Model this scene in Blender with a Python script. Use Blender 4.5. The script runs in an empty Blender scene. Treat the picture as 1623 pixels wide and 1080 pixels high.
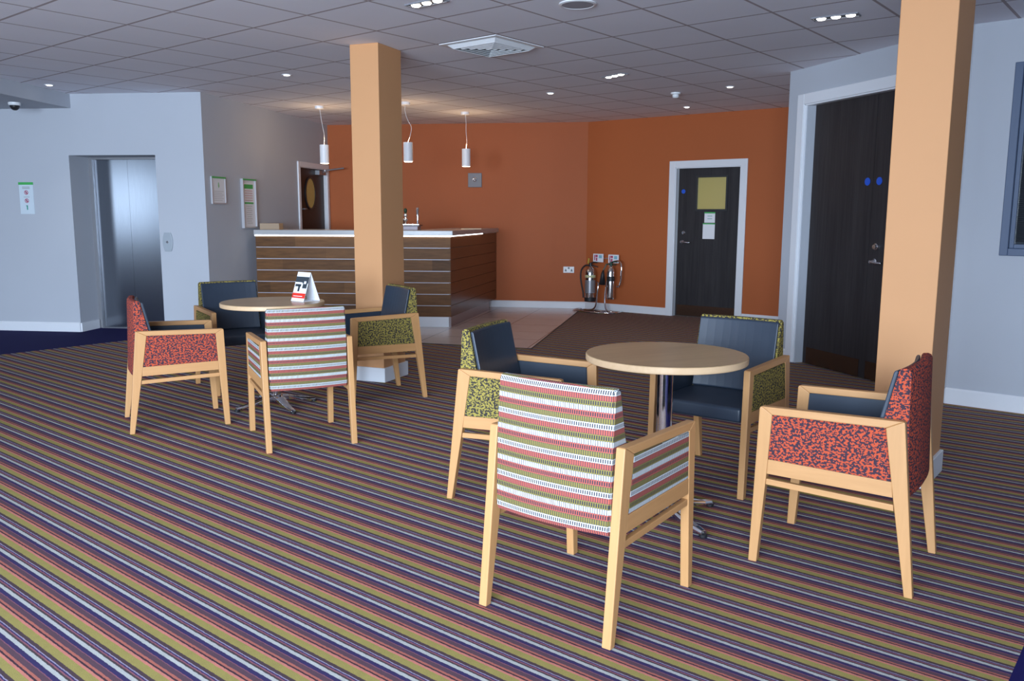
import bpy, bmesh, math, random
from mathutils import Vector, Matrix
random.seed(7)
PI = math.pi
R = math.radians
COL = bpy.context.scene.collection
H_CAM, HC = 1.3262, 1.2854
CEIL = H_CAM + HC

# ------------------------------------------------------------------ helpers
def srgb(r, g, b):
    f = lambda c: (c/255/12.92) if c/255 <= .04045 else ((c/255+.055)/1.055)**2.4
    return (f(r), f(g), f(b), 1)

def link(name, bm, mat, parent=None, uv=False, bevel=0, seg=2, smooth=False, sub=0):
    bmesh.ops.recalc_face_normals(bm, faces=bm.faces)
    if uv:
        lay = bm.loops.layers.uv.new('UVMap')
        bm.normal_update()
        for f in bm.faces:
            n = f.normal
            ax, ay, az = abs(n.x), abs(n.y), abs(n.z)
            for l in f.loops:
                c = l.vert.co
                if ax >= ay and ax >= az: l[lay].uv = (c.y, c.z)
                elif ay >= az: l[lay].uv = (c.x, c.z)
                else: l[lay].uv = (c.x, c.z + abs(c.y))
    me = bpy.data.meshes.new(name)
    bm.to_mesh(me); bm.free()
    for m in (mat if isinstance(mat, (list, tuple)) else [mat]): me.materials.append(m)
    o = bpy.data.objects.new(name, me)
    COL.objects.link(o)
    if parent: o.parent = parent
    if smooth:
        for p in me.polygons: p.use_smooth = True
    if sub:
        m = o.modifiers.new('s', 'SUBSURF'); m.levels = sub; m.render_levels = sub
    if bevel:
        m = o.modifiers.new('b', 'BEVEL'); m.width = bevel; m.segments = seg; m.limit_method = 'ANGLE'
    return o

def tag(o, label, cat, group=None):
    o['label'] = label; o['category'] = cat
    if group: o['group'] = group
    return o

def struct(name, bm, mat, parent=None, **k):
    o = link(name, bm, mat, parent, **k)
    if parent is None: o['kind'] = 'structure'
    return o

def thing(name, label, cat, loc=(0, 0, 0), rz=0, group=None):
    o = bpy.data.objects.new(name, None); COL.objects.link(o)
    o.empty_display_size = .1
    o.location = loc; o.rotation_euler = (0, 0, rz)
    return tag(o, label, cat, group)

def box(bm, x0, x1, y0, y1, z0, z1, mi=0):
    v = [bm.verts.new((x, y, z)) for x in (x0, x1) for y in (y0, y1) for z in (z0, z1)]
    fs = []
    for q in ((0, 1, 3, 2), (4, 6, 7, 5), (0, 4, 5, 1), (2, 3, 7, 6), (0, 2, 6, 4), (1, 5, 7, 3)):
        f = bm.faces.new([v[i] for i in q]); f.material_index = mi; fs.append(f)
    return fs

def prism_x(bm, poly, x0, x1):           # poly in (y,z), extruded along x
    a = [bm.verts.new((x0, y, z)) for y, z in poly]
    b = [bm.verts.new((x1, y, z)) for y, z in poly]
    n = len(poly)
    bm.faces.new(a); bm.faces.new(b[::-1])
    for i in range(n): bm.faces.new((a[i], b[i], b[(i+1) % n], a[(i+1) % n]))

def prism_y(bm, poly, y0, y1, mi=0):           # poly in (x,z), extruded along y
    a = [bm.verts.new((x, y0, z)) for x, z in poly]
    b = [bm.verts.new((x, y1, z)) for x, z in poly]
    n = len(poly)
    fs = [bm.faces.new(a), bm.faces.new(b[::-1])]
    for i in range(n): fs.append(bm.faces.new((a[i], b[i], b[(i+1) % n], a[(i+1) % n])))
    for f in fs: f.material_index = mi

def prism_z(bm, poly, z0, z1, mi=0):
    a = [bm.verts.new((x, y, z0)) for x, y in poly]
    b = [bm.verts.new((x, y, z1)) for x, y in poly]
    n = len(poly)
    fs = [bm.faces.new(a), bm.faces.new(b[::-1])]
    for i in range(n): fs.append(bm.faces.new((a[i], b[i], b[(i+1) % n], a[(i+1) % n])))
    for f in fs: f.material_index = mi

def lathe(bm, prof, n=32, c=(0, 0, 0), axis='z'):
    rings = []
    for r, z in prof:
        ring = []
        for i in range(n):
            a = 2*PI*i/n
            p = (r*math.cos(a), r*math.sin(a), z)
            if axis == 'y': p = (p[0], p[2], p[1])
            if axis == 'x': p = (p[2], p[0], p[1])
            ring.append(bm.verts.new((p[0]+c[0], p[1]+c[1], p[2]+c[2])))
        rings.append(ring)
    for a, b in zip(rings, rings[1:]):
        for i in range(n): bm.faces.new((a[i], a[(i+1) % n], b[(i+1) % n], b[i]))
    bm.faces.new(rings[0]); bm.faces.new(rings[-1][::-1])

def tube(bm, pts, r, n=10):
    pts = [Vector(p) for p in pts]
    rad = r if isinstance(r, (list, tuple)) else [r]*len(pts)
    rings = []
    t0 = (pts[1]-pts[0]).normalized()
    up = Vector((0, 0, 1)) if abs(t0.z) < .9 else Vector((1, 0, 0))
    u = t0.cross(up).normalized()
    for i, p in enumerate(pts):
        if i == 0: t = pts[1]-pts[0]
        elif i == len(pts)-1: t = pts[-1]-pts[-2]
        else: t = (pts[i+1]-pts[i]).normalized()+(pts[i]-pts[i-1]).normalized()
        t.normalize()
        u = (u-t*u.dot(t)).normalized()
        v = t.cross(u)
        rings.append([bm.verts.new(p+(u*math.cos(2*PI*k/n)+v*math.sin(2*PI*k/n))*rad[i]) for k in range(n)])
    for a, b in zip(rings, rings[1:]):
        for i in range(n): bm.faces.new((a[i], a[(i+1) % n], b[(i+1) % n], b[i]))
    bm.faces.new(rings[0]); bm.faces.new(rings[-1][::-1])

def smooth_path(pts, k=6):
    pts = [Vector(p) for p in pts]; out = []
    for i in range(len(pts)-1):
        p0 = pts[max(i-1, 0)]; p1 = pts[i]; p2 = pts[i+1]; p3 = pts[min(i+2, len(pts)-1)]
        for j in range(k):
            t = j/k
            out.append(.5*((2*p1)+(p2-p0)*t+(2*p0-5*p1+4*p2-p3)*t*t+(3*p1-p0-3*p2+p3)*t**3))
    out.append(pts[-1]); return out

def B(): return bmesh.new()

# ------------------------------------------------------------------ materials
class NG:
    def __init__(s, name):
        s.m = bpy.data.materials.new(name); s.m.use_nodes = True
        s.t = s.m.node_tree; s.b = s.t.nodes['Principled BSDF']
    def n(s, ty, **k):
        nd = s.t.nodes.new(ty)
        for a, v in k.items(): setattr(nd, a, v)
        return nd
    def l(s, a, b): s.t.links.new(a, b)
    def put(s, sock, v):
        if hasattr(v, 'is_output') or isinstance(v, bpy.types.NodeSocket): s.l(v, sock)
        else: sock.default_value = v
    def math(s, op, a, b=0.0, c=0.0):
        nd = s.n('ShaderNodeMath', operation=op)
        s.put(nd.inputs[0], a); s.put(nd.inputs[1], b); s.put(nd.inputs[2], c)
        return nd.outputs[0]
    def mix(s, f, a, b):
        nd = s.n('ShaderNodeMix', data_type='RGBA')
        s.put(nd.inputs[0], f); s.put(nd.inputs[6], a); s.put(nd.inputs[7], b)
        return nd.outputs[2]
    def ramp(s, f, stops, interp='LINEAR'):
        nd = s.n('ShaderNodeValToRGB'); cr = nd.color_ramp; cr.interpolation = interp
        while len(cr.elements) < len(stops): cr.elements.new(.5)
        for e, (p, c) in zip(cr.elements, stops): e.position = p; e.color = c
        s.put(nd.inputs[0], f); return nd.outputs[0]
    def noise(s, vec, scale, detail=3, rough=.5):
        nd = s.n('ShaderNodeTexNoise'); nd.inputs['Scale'].default_value = scale
        nd.inputs['Detail'].default_value = detail; nd.inputs['Roughness'].default_value = rough
        if vec is not None: s.l(vec, nd.inputs['Vector'])
        return nd.outputs['Fac']
    def obj(s): return s.n('ShaderNodeTexCoord').outputs['Object']
    def uv(s): return s.n('ShaderNodeTexCoord').outputs['UV']
    def xyz(s, v):
        nd = s.n('ShaderNodeSeparateXYZ'); s.l(v, nd.inputs[0]); return nd.outputs
    def mapping(s, v, scale=(1, 1, 1), rot=(0, 0, 0), loc=(0, 0, 0)):
        nd = s.n('ShaderNodeMapping'); s.l(v, nd.inputs[0])
        nd.inputs['Scale'].default_value = scale; nd.inputs['Rotation'].default_value = rot
        nd.inputs['Location'].default_value = loc
        return nd.outputs[0]
    def bump(s, h, strength=.2, dist=.002):
        nd = s.n('ShaderNodeBump'); nd.inputs['Strength'].default_value = strength
        nd.inputs['Distance'].default_value = dist
        s.l(h, nd.inputs['Height']); s.l(nd.outputs[0], s.b.inputs['Normal'])
    def fin(s, color=None, rough=.5, metal=0, spec=None, emit=None, es=0, alpha=None):
        if color is not None: s.put(s.b.inputs['Base Color'], color)
        s.put(s.b.inputs['Roughness'], rough); s.b.inputs['Metallic'].default_value = metal
        if spec is not None: s.b.inputs['Specular IOR Level'].default_value = spec
        if emit is not None:
            s.put(s.b.inputs['Emission Color'], emit); s.b.inputs['Emission Strength'].default_value = es
        return s.m

def paint(name, c, rough=.75, var=.04, spec=.3):
    g = NG(name); o = g.obj()
    f = g.noise(o, 1.3, 4)
    c2 = tuple(x*(1-var*2) for x in c[:3])+(1,)
    col = g.mix(f, c, c2)
    g.bump(g.noise(o, 260, 2), .08, .001)
    return g.fin(col, rough, spec=spec)

def simple(name, c, rough=.5, metal=0, spec=None):
    g = NG(name)
    f = g.noise(g.obj(), 30, 2)
    r = g.math('MULTIPLY_ADD', f, .08, rough-.04)
    return g.fin(c, r, metal, spec)

def emissive(name, c, s):
    g = NG(name); return g.fin((.8, .8, .8, 1), .5, emit=c, es=s)

def wood(name, c1, c2, axis='z', rough=.45, scale=18, stretch=14, spec=.4):
    g = NG(name); o = g.obj()
    sc = {'x': (1/stretch, 1, 1), 'y': (1, 1/stretch, 1), 'z': (1, 1, 1/stretch)}[axis]
    v = g.mapping(o, sc)
    a = g.noise(v, scale*3, 5, .6); b = g.noise(v, scale*.6, 2)
    f = g.math('MULTIPLY_ADD', a, .6, g.math('MULTIPLY', b, .4))
    col = g.ramp(f, [(.3, c2), (.68, c1)])
    g.bump(a, .05, .001)
    return g.fin(col, rough, spec=spec)

WHITE_WALL = paint('paint_white', (.50, .52, .565, 1))
MAUVE_WALL = WHITE_WALL
ORANGE_WALL = paint('paint_burnt_orange', (.45, .115, .032, 1), .6)
APRICOT = paint('paint_apricot', (.60, .30, .135, 1), .65)
GLOSS_WHITE = paint('gloss_white_trim', (.78, .79, .82, 1), .35, .01, .5)
BEECH = wood('beech_wood', (.53, .275, .110, 1), (.46, .235, .090, 1), 'z')
BEECH_Y = wood('beech_wood_rail', (.53, .275, .110, 1), (.45, .225, .085, 1), 'y')
OAK_TOP = wood('oak_laminate', (.50, .345, .185, 1), (.39, .26, .135, 1), 'x', .3, 12, 10, .5)
OAK_EDGE = wood('pale_edge_band', (.66, .45, .27, 1), (.58, .38, .21, 1), 'x', .4)
DARK_OAK = wood('dark_grey_oak', (.040, .036, .038, 1), (.018, .016, .018, 1), 'z', .45, 16, 24, .25)
BROWN_DOOR = wood('dark_brown_door', (.030, .014, .010, 1), (.016, .008, .006, 1), 'z', .45)
CHROME = simple('polished_chrome', (.78, .79, .82, 1), .10, 1)
BRUSHED = simple('satin_steel', (.36, .36, .38, 1), .45, .8)
BLACK = simple('black_rubber', (.012, .012, .014, 1), .5)
BLACK_PL = simple('black_plastic', (.02, .02, .022, 1), .35)
WHITE_PL = simple('white_plastic', (.78, .79, .80, 1), .35)
GREEN = simple('green_print', (.06, .42, .10, 1), .5)
PAPER = simple('white_paper', (.80, .80, .82, 1), .6)
RED = simple('red_print', (.75, .035, .02, 1), .5)
BLUE = simple('blue_sticker', (.006, .09, .60, 1), .4)
TEAL = simple('pale_teal_print', (.22, .48, .58, 1), .5)
MAROON = simple('maroon_print', (.42, .03, .10, 1), .5)
GREYP = simple('grey_print', (.35, .37, .38, 1), .6)
TANGLASS = simple('tan_glazing', (.50, .40, .13, 1), .25)
WINFRAME = simple('slate_blue_frame', (.085, .12, .20, 1), .4)
BLIND = simple('grey_blind', (.045, .05, .06, 1), .6, 0, .2)
COUNTER = simple('pale_stone_counter', (.46, .45, .45, 1), .25)
KICK = simple('bronze_kick_plate', (.10, .055, .035, 1), .25, .7)

def vinyl():
    g = NG('navy_vinyl'); o = g.obj()
    f = g.noise(o, 6, 2)
    col = g.mix(f, (.016, .024, .040, 1), (.027, .040, .060, 1))
    g.bump(g.noise(o, 500, 2), .05, .001)
    return g.fin(col, .40, spec=.5)
VINYL = vinyl()

def camo(name, fg, bgc, thr=.5):
    g = NG(name); uv = g.uv()
    nd = g.n('ShaderNodeVectorMath', operation='SNAP'); g.l(uv, nd.inputs[0]); nd.inputs[1].default_value = (.0036, .0036, .0036)
    v = g.mapping(nd.outputs[0], (1, 1.45, 1))
    a = g.noise(v, 88, 2, .6)
    f = g.math('GREATER_THAN', a, thr)
    b = g.noise(uv, 900, 1)
    fgd = tuple(x*.8 for x in fg[:3])+(1,)
    col = g.mix(f, bgc, g.mix(b, fg, fgd))
    g.bump(b, .25, .001)
    return g.fin(col, .85, spec=.2)
F_RED = camo('coral_pixel_fabric', (.52, .082, .035, 1), (.045, .026, .038, 1), .508)
F_OLIVE = camo('olive_pixel_fabric', (.33, .26, .058, 1), (.035, .030, .028, 1), .50)

def striped():
    g = NG('striped_ladder_fabric'); s = g.xyz(g.uv())
    zr = g.math('MULTIPLY_ADD', s[1], 1/.0178, 3); ur = g.math('DIVIDE', s[0], .0078)
    fz = g.math('FRACT', zr); fx = g.math('FRACT', ur)
    row = g.math('FRACT', g.math('DIVIDE', zr, 6))
    W_ = (.60, .62, .62, 1); RD = (.40, .095, .070, 1); OL = (.22, .18, .05, 1); DK = (.035, .035, .05, 1)
    base = g.ramp(row, [(0, OL), (1/6, RD), (2/6, W_), (3/6, OL), (4/6, RD), (5/6, W_)], 'CONSTANT')
    # rows from below: olive bars, red ladder, white bars, olive ladder, red bars, white ladder
    odd = g.math('GREATER_THAN', g.math('FRACT', g.math('DIVIDE', zr, 2)), .5)
    dx = g.math('ABSOLUTE', g.math('SUBTRACT', fx, .5)); dz = g.math('ABSOLUTE', g.math('SUBTRACT', fz, .5))
    slot = g.math('MULTIPLY', g.math('LESS_THAN', dx, .27), g.math('LESS_THAN', dz, .35))
    line = g.math('MAXIMUM', g.math('GREATER_THAN', dx, .335), g.math('GREATER_THAN', dz, .45))
    dark = g.math('ADD', g.math('MULTIPLY', slot, odd), g.math('MULTIPLY', g.math('MULTIPLY', line, .93), g.math('SUBTRACT', 1, odd)))
    col = g.mix(dark, base, DK)
    g.bump(g.noise(g.uv(), 900, 1), .2, .001)
    return g.fin(col, .85, spec=.2)
F_STRIPE = striped()

A_DIR = R(50.7)
def carpet():
    g = NG('striped_carpet'); o = g.obj(); s = g.xyz(o)
    a = g.math('ADD', g.math('MULTIPLY', s[0], math.cos(A_DIR)), g.math('MULTIPLY', s[1], math.sin(A_DIR)))
    nz = g.noise(o, 60, 3, .7)
    a2 = g.math('ADD', a, g.math('MULTIPLY', g.math('SUBTRACT', nz, .5), .006))
    f = g.math('FRACT', g.math('DIVIDE', g.math('SUBTRACT', a2, STR_PH), STR_P))
    c = srgb
    wh = c(176, 178, 172); dk = c(56, 47, 46); pk = c(140, 82, 90); nv = c(26, 24, 78); lv = c(150, 142, 166); db = c(60, 44, 46)
    ol = c(150, 138, 68); sm = c(196, 118, 100); bl = c(44, 24, 34); og = c(172, 96, 78); pl = c(78, 54, 64); mv = c(130, 76, 88)
    wh, dk, pk, nv, lv, db, ol, sm, bl, og, pl, mv = [tuple(min(x*1.3, 1) for x in q[:3])+(1,) for q in (wh, dk, pk, nv, lv, db, ol, sm, bl, og, pl, mv)]
    st = [(0, wh), (.10, dk), (.15, pk), (.185, nv), (.22, lv), (.25, db), (.34, ol), (.55, sm), (.62, bl), (.665, og), (.73, pl), (.86, mv), (.885, nv)]
    col = g.ramp(f, st, 'CONSTANT')
    pile = g.noise(o, 420, 2, .7)
    col = g.mix(.13, col, (.16, .12, .13, 1))
    col = g.mix(g.math('MULTIPLY_ADD', g.math('SUBTRACT', pile, .35), .9, g.math('MULTIPLY', g.noise(o, 28, 3), .22)), col, (.05, .035, .045, 1))
    # flat purple border carpet
    b = g.math('ADD', g.math('MULTIPLY', s[0], -math.sin(A_DIR)), g.math('MULTIPLY', s[1], math.cos(A_DIR)))
    inside = g.math('MULTIPLY', g.math('GREATER_THAN', b, .32), g.math('LESS_THAN', b, 8.73))
    col = g.mix(inside, g.mix(pile, srgb(22, 18, 70), srgb(30, 26, 84)), col)
    g.bump(pile, .5, .004)
    return g.fin(col, .92, spec=.15)
STR_P, STR_PH = .1285, .02
CARPET = carpet()

def floor_tile():
    g = NG('porcelain_floor_tiles'); o = g.obj()
    v = g.mapping(o, (1, 1, 1), (0, 0, R(13.5)), (0, 0, 0)); s = g.xyz(v)
    def ln(c, off): 
        fr = g.math('FRACT', g.math('DIVIDE', g.math('ADD', c, off), .6))
        return g.math('GREATER_THAN', g.math('ABSOLUTE', g.math('SUBTRACT', fr, .5)), .492)
    m = g.math('MAXIMUM', ln(s[0], 0), ln(s[1], .25))
    f = g.noise(o, 5, 4)
    col = g.mix(m, g.mix(f, (.60, .52, .49, 1), (.52, .45, .42, 1)), (.16, .14, .13, 1))
    return g.fin(col, .22, spec=.5)
TILE = floor_tile()

GX, GY = -2.951, 4.736
def ceiling_mat():
    g = NG('suspended_ceiling_tiles'); o = g.obj(); s = g.xyz(o)
    x = g.math('SUBTRACT', s[0], GX); y = g.math('SUBTRACT', s[1], GY)
    ca, sa = math.cos(A_DIR), math.sin(A_DIR)
    a = g.math('ADD', g.math('MULTIPLY', x, ca), g.math('MULTIPLY', y, sa))
    b = g.math('SUBTRACT', g.math('MULTIPLY', y, ca), g.math('MULTIPLY', x, sa))
    def ln(c):
        fr = g.math('FRACT', g.math('ADD', g.math('DIVIDE', c, .6), .5))
        d = g.math('ABSOLUTE', g.math('SUBTRACT', fr, .5))
        return g.math('LESS_THAN', d, .016)
    m = g.math('MAXIMUM', ln(a), ln(b))
    f = g.noise(o, 2.2, 3)
    col = g.mix(m, g.mix(f, (.88, .87, .93, 1), (.82, .81, .87, 1)), (.42, .36, .37, 1))
    g.bump(g.noise(o, 300, 2), .15, .001)
    return g.fin(col, .85, spec=.2)
CEILM = ceiling_mat()

def planks():
    g = NG('walnut_bar_planks'); o = g.obj(); s = g.xyz(o)
    pid = g.math('FLOOR', g.math('DIVIDE', g.math('SUBTRACT', s[2], .124), .1363))
    seg = g.math('FLOOR', g.math('DIVIDE', g.math('ADD', s[0], g.math('MULTIPLY', pid, .37)), .9))
    wn = g.n('ShaderNodeTexWhiteNoise', noise_dimensions='2D')
    cb = g.n('ShaderNodeCombineXYZ'); g.l(pid, cb.inputs[0]); g.l(seg, cb.inputs[1]); g.l(cb.outputs[0], wn.inputs['Vector'])
    v = g.mapping(o, (.12, .12, 1)); a = g.noise(v, 34, 5, .65)
    f = g.math('MULTIPLY_ADD', a, .75, g.math('MULTIPLY', wn.outputs['Value'], .25))
    col = g.ramp(f, [(.3, (.075, .030, .008, 1)), (.72, (.20, .085, .025, 1))])
    return g.fin(col, .5, spec=.22)
PLANK = planks()

def steel_door():
    g = NG('brushed_lift_steel'); o = g.obj()
    v = g.mapping(o, (60, 60, 1)); f = g.noise(v, 6, 3)
    return g.fin(g.mix(f, (.27, .29, .33, 1), (.34, .37, .41, 1)), .20, 1)
LIFTSTEEL = steel_door()

# ------------------------------------------------------------------ wall frames
class Wall:
    def __init__(s, p0, p1):
        s.p0 = Vector((p0[0], p0[1], 0)); s.p1 = Vector((p1[0], p1[1], 0))
        d = s.p1-s.p0; s.L = d.length; s.d = d/s.L; s.n = Vector((s.d.y, -s.d.x, 0)); s.a = math.atan2(s.d.y, s.d.x)
    def at(s, t, o=0, z=0): return s.p0+s.d*t+s.n*o+Vector((0, 0, z))
    def place(s, ob, t, z=0, o=0):
        ob.location = s.at(t, o, z); ob.rotation_euler = (0, 0, s.a); return ob
W_ORB = Wall((1.05, 12.03), (3.28, 10.34))
W_ORA = Wall((-2.70, 12.576), (1.05, 12.03))
W_TWO = Wall((-3.33, 9.26), (-2.70, 12.576))
W_DR = Wall((2.50, 7.86), (3.115, 5.93))
W_RT = Wall((3.115, 5.93), (3.115+.76, 5.93-.649))
W_LF = Wall((-4.80, 9.44), (-3.33, 9.26))
# local frame on a wall: x along the wall, -y out into the room, +y into the wall

def wall_obj(name, w, rects, th, mat):
    bm = B()
    for t0, t1, z0, z1 in rects: box(bm, t0, t1, 0, th, z0, z1)
    o = struct(name, bm, mat); w.place(o, 0)
    return o

wall_obj('wall_lift', W_LF, [(-7.4, -.08, 0, CEIL), (.929, W_LF.L, 0, CEIL), (-.08, .929, 1.958, CEIL)], .37, WHITE_WALL)
wall_obj('wall_side', W_TWO, [(0, 2.37, 0, CEIL), (3.30, W_TWO.L, 0, CEIL), (2.37, 3.30, 2.0, CEIL)], .12, MAUVE_WALL)
wall_obj('wall_back_left', W_ORA, [(-.2, W_ORA.L, 0, CEIL)], .12, ORANGE_WALL)
wall_obj('wall_back_right', W_ORB, [(0, 1.34, 0, CEIL), (2.30, 3.4, 0, CEIL), (1.34, 2.30, 1.985, CEIL)], .12, ORANGE_WALL)
wall_obj('wall_doorway', W_DR, [(0, .28, 0, CEIL), (1.88, W_DR.L, 0, CEIL), (.28, 1.88, 2.33, CEIL)], .14, WHITE_WALL)
W_RET = Wall((3.46, 10.20), (2.50, 7.86))
bm = B(); box(bm, 0, W_RET.L, .0, .1, 0, CEIL); o = struct('wall_return', bm, WHITE_WALL); W_RET.place(o, 0)
wall_obj('wall_right', W_RT, [(0, .262, 0, CEIL), (2.1, 7, 0, CEIL), (.262, 2.1, 0, 1.066), (.262, 2.1, 2.334, CEIL)], .14, WHITE_WALL)
RE = W_RT.at(7)
W_R2 = Wall((RE.x, RE.y), (RE.x, -2.4)); wall_obj('wall_far_right', W_R2, [(0, W_R2.L, 0, CEIL)], .14, WHITE_WALL)
# window wall behind the camera, glazed from low sill to head
YB = -2.4
W_BK = Wall((RE.x, YB), (-12.2, YB))
BKW = [(8.2+i*1.9, 9.95+i*1.9) for i in range(3)]
rects = [(0, 8.2, 0, CEIL), (BKW[-1][1], W_BK.L, 0, CEIL)]
for i, (a, b) in enumerate(BKW):
    rects += [(a, b, 0, .5), (a, b, 2.4, CEIL)]
    if i: rects.append((BKW[i-1][1], a, 0, CEIL))
wall_obj('wall_rear', W_BK, rects, .25, WHITE_WALL)
W_LL = Wall((-12.2, -2.4), (-12.2, 10.4)); wall_obj('wall_left', W_LL, [(0, .8, 0, CEIL), (3.6, W_LL.L, 0, CEIL), (.8, 3.6, 0, .9), (.8, 3.6, 2.4, CEIL)], .14, WHITE_WALL)

# floor and ceiling
bm = B(); box(bm, -12.4, 9, -2.7, 13.2, -.1, 0); struct('floor', bm, CARPET)
bm = B(); box(bm, -12.4, 9, -2.7, 13.2, CEIL, CEIL+.1); struct('ceiling', bm, CEILM)
c0 = Vector((.193, 8.328)); cf = Vector((1.0, 12.16))
dl = Vector((math.cos(R(163.7)), math.sin(R(163.7))))
pl = c0+dl*3.75
bm = B(); prism_z(bm, [(c0.x, c0.y), (cf.x, cf.y-.12), (-2.66, 12.55), (pl.x, pl.y)], .0, .004); struct('floor_tiles', bm, TILE)
bm = B(); tube(bm, [(pl.x, pl.y, .003), (c0.x, c0.y, .003), (cf.x, cf.y-.12, .003)], .006, 6); struct('trim_1', bm, simple('dark_threshold_strip', (.05, .04, .035, 1), .4))
# bulkhead over the lift lobby
bm = B(); prism_z(bm, [(-4.80, 9.60), (-4.86, 9.0), (-4.97, 7.6), (-5.6, 3.0), (-12.2, 3.0), (-12.2, 10.4)], 2.462, CEIL-.001)
o = struct('ceiling', bm, WHITE_WALL)

# baseboards
def base(name, w, segs, h=.10):
    bm = B()
    for a, b in segs:
        box(bm, a, b, -.016, .0, 0, h-.012); 
        prism = [( -.016, h-.012), (0, h-.012), (0, h), (-.008, h)]
        prism_x(bm, prism, a, b)
    o = struct(name, bm, GLOSS_WHITE); w.place(o, 0, 0); return o
base('baseboard_lift', W_LF, [(-7.2, -.08), (.929, W_LF.L+.016)], .105)
bm = B(); box(bm, -.08, -.064, 0, .33, 0, .10); o = struct('baseboard_alcove', bm, GLOSS_WHITE); W_LF.place(o, 0)
base('baseboard_side', W_TWO, [(0, 2.318)])
base('baseboard_back_left', W_ORA, [(0, W_ORA.L)])
base('baseboard_back_right', W_ORB, [(0, 1.275), (2.337, 3.3)])
base('baseboard_doorway', W_DR, [(0, .165), (1.985, W_DR.L)], .105)
base('baseboard_right', W_RT, [(0, 6.9)], .115)
base('baseboard_far_right', W_R2, [(0, W_R2.L)])
base('baseboard_left', W_LL, [(0, W_LL.L)])

# ------------------------------------------------------------------ doors
def casing(bm, t0, t1, ztop, wdt, d=.022, depth=.06):
    # outer t0..t1, architrave width wdt, plus the stepped lining inside
    for a, b in ((t0, t0+wdt), (t1-wdt, t1)): box(bm, a, b, -d, 0, 0, ztop)
    box(bm, t0+wdt, t1-wdt, -d, 0, ztop-wdt, ztop)
    for a, b in ((t0+wdt*.55, t0+wdt+.012), (t1-wdt-.012, t1-wdt*.55)): box(bm, a, b, -d*.5, depth, 0, ztop-wdt*.6)
    box(bm, t0+wdt*.55, t1-wdt*.55, -d*.5, depth, ztop-wdt-.012, ztop-wdt*.55)
def lever(name, parent, x, z, s=1, mat=None):
    bm = B(); lathe(bm, [(.026, 0), (.026, -.008), (.012, -.010), (.011, -.05)], 20, (x, 0, z), 'y')
    tube(bm, smooth_path([(x, -.045, z), (x+s*.02, -.055, z), (x+s*.07, -.055, z-.004), (x+s*.125, -.05, z-.006)]), .0095, 10)
    return link(name, bm, mat or CHROME, parent, smooth=True)

# door_1: grey oak door in the orange wall
d1 = bpy.data.objects.new('door_1', None); COL.objects.link(d1); d1['kind'] = 'structure'; W_ORB.place(d1, 0)
bm = B(); casing(bm, 1.275, 2.337, 2.03, .085, .022, .10); link('door_frame', bm, GLOSS_WHITE, d1, bevel=.003)
lf, rt = 1.392, 2.262
bm = B()
gx0, gx1, gz0, gz1 = 1.645, 2.06, 1.40, 1.825
for a, b, c, d in ((lf, gx0, .008, 1.955), (gx1, rt, .008, 1.955), (gx0, gx1, .008, gz0), (gx0, gx1, gz1, 1.955)): box(bm, a, b, .035, .08, c, d)
link('door_leaf', bm, DARK_OAK, d1)
bm = B()
for a, b, c, d in ((gx0-.012, gx0+.012, gz0-.012, gz1+.012), (gx1-.012, gx1+.012, gz0-.012, gz1+.012), (gx0+.012, gx1-.012, gz0-.012, gz0+.012), (gx0+.012, gx1-.012, gz1-.012, gz1+.012)): box(bm, a, b, .022, .06, c, d)
link('glazing_bead', bm, BLACK_PL, d1)
bm = B(); box(bm, gx0+.01, gx1-.01, .05, .058, gz0+.01, gz1-.01); link('vision_panel', bm, TANGLASS, d1)
bm = B(); box(bm, lf+.02, rt-.02, .0335, .035, .015, .155); link('kick_plate', bm, KICK, d1)
bm = B(); lathe(bm, [(.028, .035), (.028, .033)], 24, (1.46, 0, 1.64), 'y'); q = link('sticker', bm, BLUE, d1); q['label'] = 'round blue door sticker'
hd = lever('door_handle', d1, 1.468, .985, 1); hd.location = (0, .035, 0)
bm = B(); lathe(bm, [(.024, 0), (.024, -.012), (.012, -.02)], 20, (1.484, .035, 1.105), 'y'); link('door_lock', bm, CHROME, d1, smooth=False)

# door_2: grey oak double doors
d2 = bpy.data.objects.new('door_2', None); COL.objects.link(d2); d2['kind'] = 'structure'; W_DR.place(d2, 0)
bm = B(); casing(bm, .165, 1.985, 2.385, .09, .03, .11); link('door_frame', bm, GLOSS_WHITE, d2, bevel=.004)
sp = 1.095
for (a, b, s) in ((.332, sp-.002, 0), (sp+.002, 1.825, 1)):
    bm = B(); box(bm, a, b, .045, .09, .010, 2.295); lf_ = link('door_leaf', bm, DARK_OAK, d2)
    bm = B(); box(bm, a+.045, b-.03, .0425, .045, .012, .158); link('kick_plate', bm, KICK, lf_)
    x = a+.70 if s == 0 else a+.068
    bm = B(); lathe(bm, [(.031, .045), (.031, .042)], 24, (x, 0, 1.603), 'y'); q = link('sticker', bm, BLUE, lf_); q['label'] = 'round blue door sticker'
    if s:
        h_ = lever('door_handle', lf_, a+.075, .967, 1); h_.location = (0, .045, 0)
        bm = B(); lathe(bm, [(.026, .045), (.026, .030), (.018, .028), (.018, .012)], 20, (a+.09, 0, 1.087), 'y'); link('door_lock', bm, CHROME, lf_)

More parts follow.
